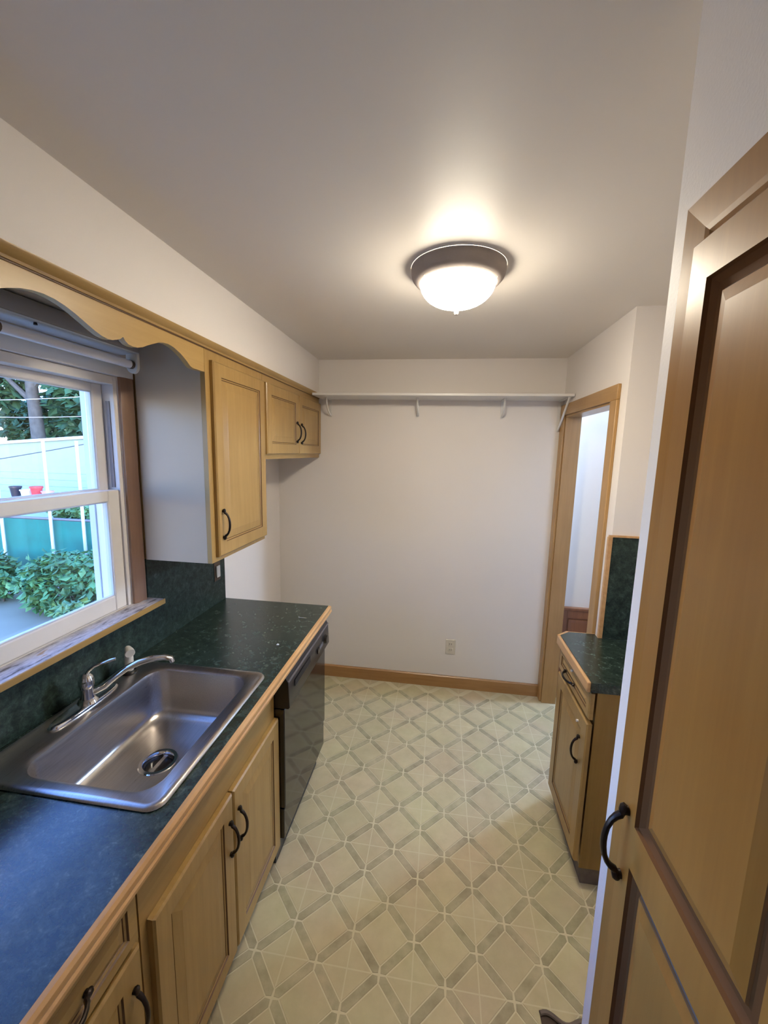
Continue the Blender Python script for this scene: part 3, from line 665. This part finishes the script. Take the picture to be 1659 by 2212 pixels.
# clutter on a plank behind the fence
bn = thing('garden_bench', 'pale plank bench behind the green fence holding pots', 'bench', (-6, 3.1, GZ))
obj('plank', B(-8.5, -4.74, 3.05, 3.35, .78, .82), 'plank', bn, False)
for x in (-8.3, -6.4, -4.8):
    obj('leg', B(x-.03, x+.03, 3.1, 3.3, GZ, .78), 'plank', bn, False)
def pot(name, x, y, r, h, mat, lab, tilt=0):
    mb = MB().lathe([(r*.7, .82), (r*.95, .82+h*.85), (r*1.08, .82+h*.86), (r*1.08, .82+h), (r*.9, .82+h), (r*.85, .82+h*.8), (0, .82+h*.78)], (x, y), 20, cap0=True)
    return tag(obj(name, mb, mat, None), lab, 'pot', 'pots on the bench behind the fence')
pot('plant_pot', -6.16, 3.19, .085, .20, 'pot_black', 'black pot on the bench behind the fence')
pot('plant_pot', -5.95, 3.19, .085, .15, 'pot_white', 'white pot between the black and the red pot')
pot('plant_pot', -5.74, 3.19, .09, .21, 'pot_red', 'red pot on the bench behind the fence')
pot('plant_pot', -5.52, 3.19, .09, .14, 'pot_pink', 'pink pot beside the white pole on the bench')
pot('plant_pot', -4.93, 3.19, .15, .12, 'pot_orange', 'wide orange pot at the right end of the bench')

def leaf_cloud(center, rad, n, size, seed, up=.3):
    rnd = random.Random(seed); mb = MB()
    for _ in range(n):
        while True:
            p = Vector((rnd.uniform(-1, 1), rnd.uniform(-1, 1), rnd.uniform(-1, 1)))
            if p.length < 1: break
        q = p.length; p = p*(.55+.45*q)/max(q, .2) * q**.2 if q > .2 else p
        c = Vector(center) + Vector((p.x*rad[0], p.y*rad[1], p.z*rad[2]))
        a = Vector((rnd.uniform(-1, 1), rnd.uniform(-1, 1), rnd.uniform(-1, .4))).normalized(); s = size*rnd.uniform(.6, 1.2)
        b = a.cross(Vector((rnd.uniform(-.6, .6), rnd.uniform(-.6, .6), 1))).normalized(); nn = a.cross(b)
        mb.add([c, c+a*s*.5+b*s*.3+nn*s*.08, c+a*s, c+a*s*.5-b*s*.3+nn*s*.08], [(0, 1, 2), (0, 2, 3)])
    return mb
def bush(name, lab, c, rad, n, size, seed, mat='leaf', stems=5):
    t = thing(name, lab, 'shrub', (c[0], c[1], GZ))
    o = obj('foliage', leaf_cloud(c, rad, n, size, seed), mat, t, False); o['kind'] = 'stuff'
    rnd = random.Random(seed)
    for k in range(stems):
        a = rnd.uniform(0, 6.28); obj('stem', MB().tube([(c[0]+.05*math.cos(a), c[1]+.05*math.sin(a), GZ), (c[0]+.3*rad[0]*math.cos(a), c[1]+.3*rad[1]*math.sin(a), (c[2]+GZ)/2), (c[0]+.6*rad[0]*math.cos(a), c[1]+.6*rad[1]*math.sin(a), c[2])], [.012, .009, .005], 6), 'bark', t)
    return t
bush('leafy_shrub', 'bushy green shrub growing in front of the teal mesh', (-3.72, 1.82, -.12), (.85, .38, .46), 2800, .13, 3)
bush('leafy_shrub', 'green shrub cut off by the left edge of the window view', (-5.15, 1.95, -.16), (.30, .26, .33), 600, .13, 4)
bush('leafy_shrub', 'pale-leaved plant low at the front of the large shrub', (-3.02, 1.10, -.24), (.26, .09, .20), 300, .12, 5, 'leaf_light')
bush('leafy_shrub', 'leafy plants showing above the fence rail', (-4.58, 2.77, .70), (.42, .09, .22), 800, .12, 6, 'leaf_light')

def tree(lab, base, th, tr, crowns, seed, branches):
    t = thing('tree', lab, 'tree', base)
    x, y, z = base
    obj('trunk', MB().tube([(x, y, z), (x+.05, y, z+th*.4), (x-.03, y, z+th*.7), (x+.1, y, z+th)], [tr*1.2, tr, tr*.85, tr*.6], 12), 'bark', t)
    for k, e in enumerate(branches):
        s = (x, y, z+th*(.6+.08*k)); mid = tuple((a+b)/2+(.15 if i == 2 else 0) for i, (a, b) in enumerate(zip(s, e)))
        obj('branch', MB().tube([s, mid, e], [tr*.45, tr*.3, tr*.12], 8), 'bark', t)
    for k, (c, r, n) in enumerate(crowns):
        o = obj('foliage', leaf_cloud(c, r, int(n*2.0), .40, seed+k), 'tree_leaf', t, False); o['kind'] = 'stuff'
tree('large shade tree with a thick trunk beyond the white building', (-12.1, 9.0, GZ), 6.0, .20, [((-12.6, 9.2, 6.3), (3.0, 1.8, 1.9), 2200), ((-9.6, 9.6, 4.0), (2.3, 1.3, 2.4), 4200), ((-14.6, 9.5, 4.2), (1.6, 1.2, 1.2), 700)], 20, [(-14.2, 9.0, 4.6), (-10.8, 9.1, 4.8), (-13.4, 9.2, 5.6)])
tree('darker tree filling the gap behind the shade tree', (-10.8, 14.0, GZ), 4.0, .16, [((-12.0, 14.2, 3.4), (4.2, 1.3, 2.2), 5200), ((-17.0, 14.4, 2.8), (3.0, 1.2, 1.3), 1800)], 40, [(-12.0, 14.0, 3.4)])
for (a, b, lab, r) in (((-7.2, 2.75, 1.30), (-3.2, 2.75, 1.98), 'dark clothes line sloping up across the yard', .008), ((-14, 7.6, 3.0), (-6, 7.6, 3.35), 'upper overhead wire in front of the trees', .0095), ((-14, 7.6, 2.55), (-6, 7.6, 2.75), 'lower overhead wire in front of the trees', .0086)):
    pts = [Vector(a).lerp(Vector(b), k/12) - Vector((0, 0, .12*4*(k/12)*(1-k/12)*(.2 if r < .0085 else 1))) for k in range(13)]
    tag(obj('overhead_wire', MB().tube(pts, r, 6), 'wire' if r < .0085 else 'pole_white', None), lab, 'wire')
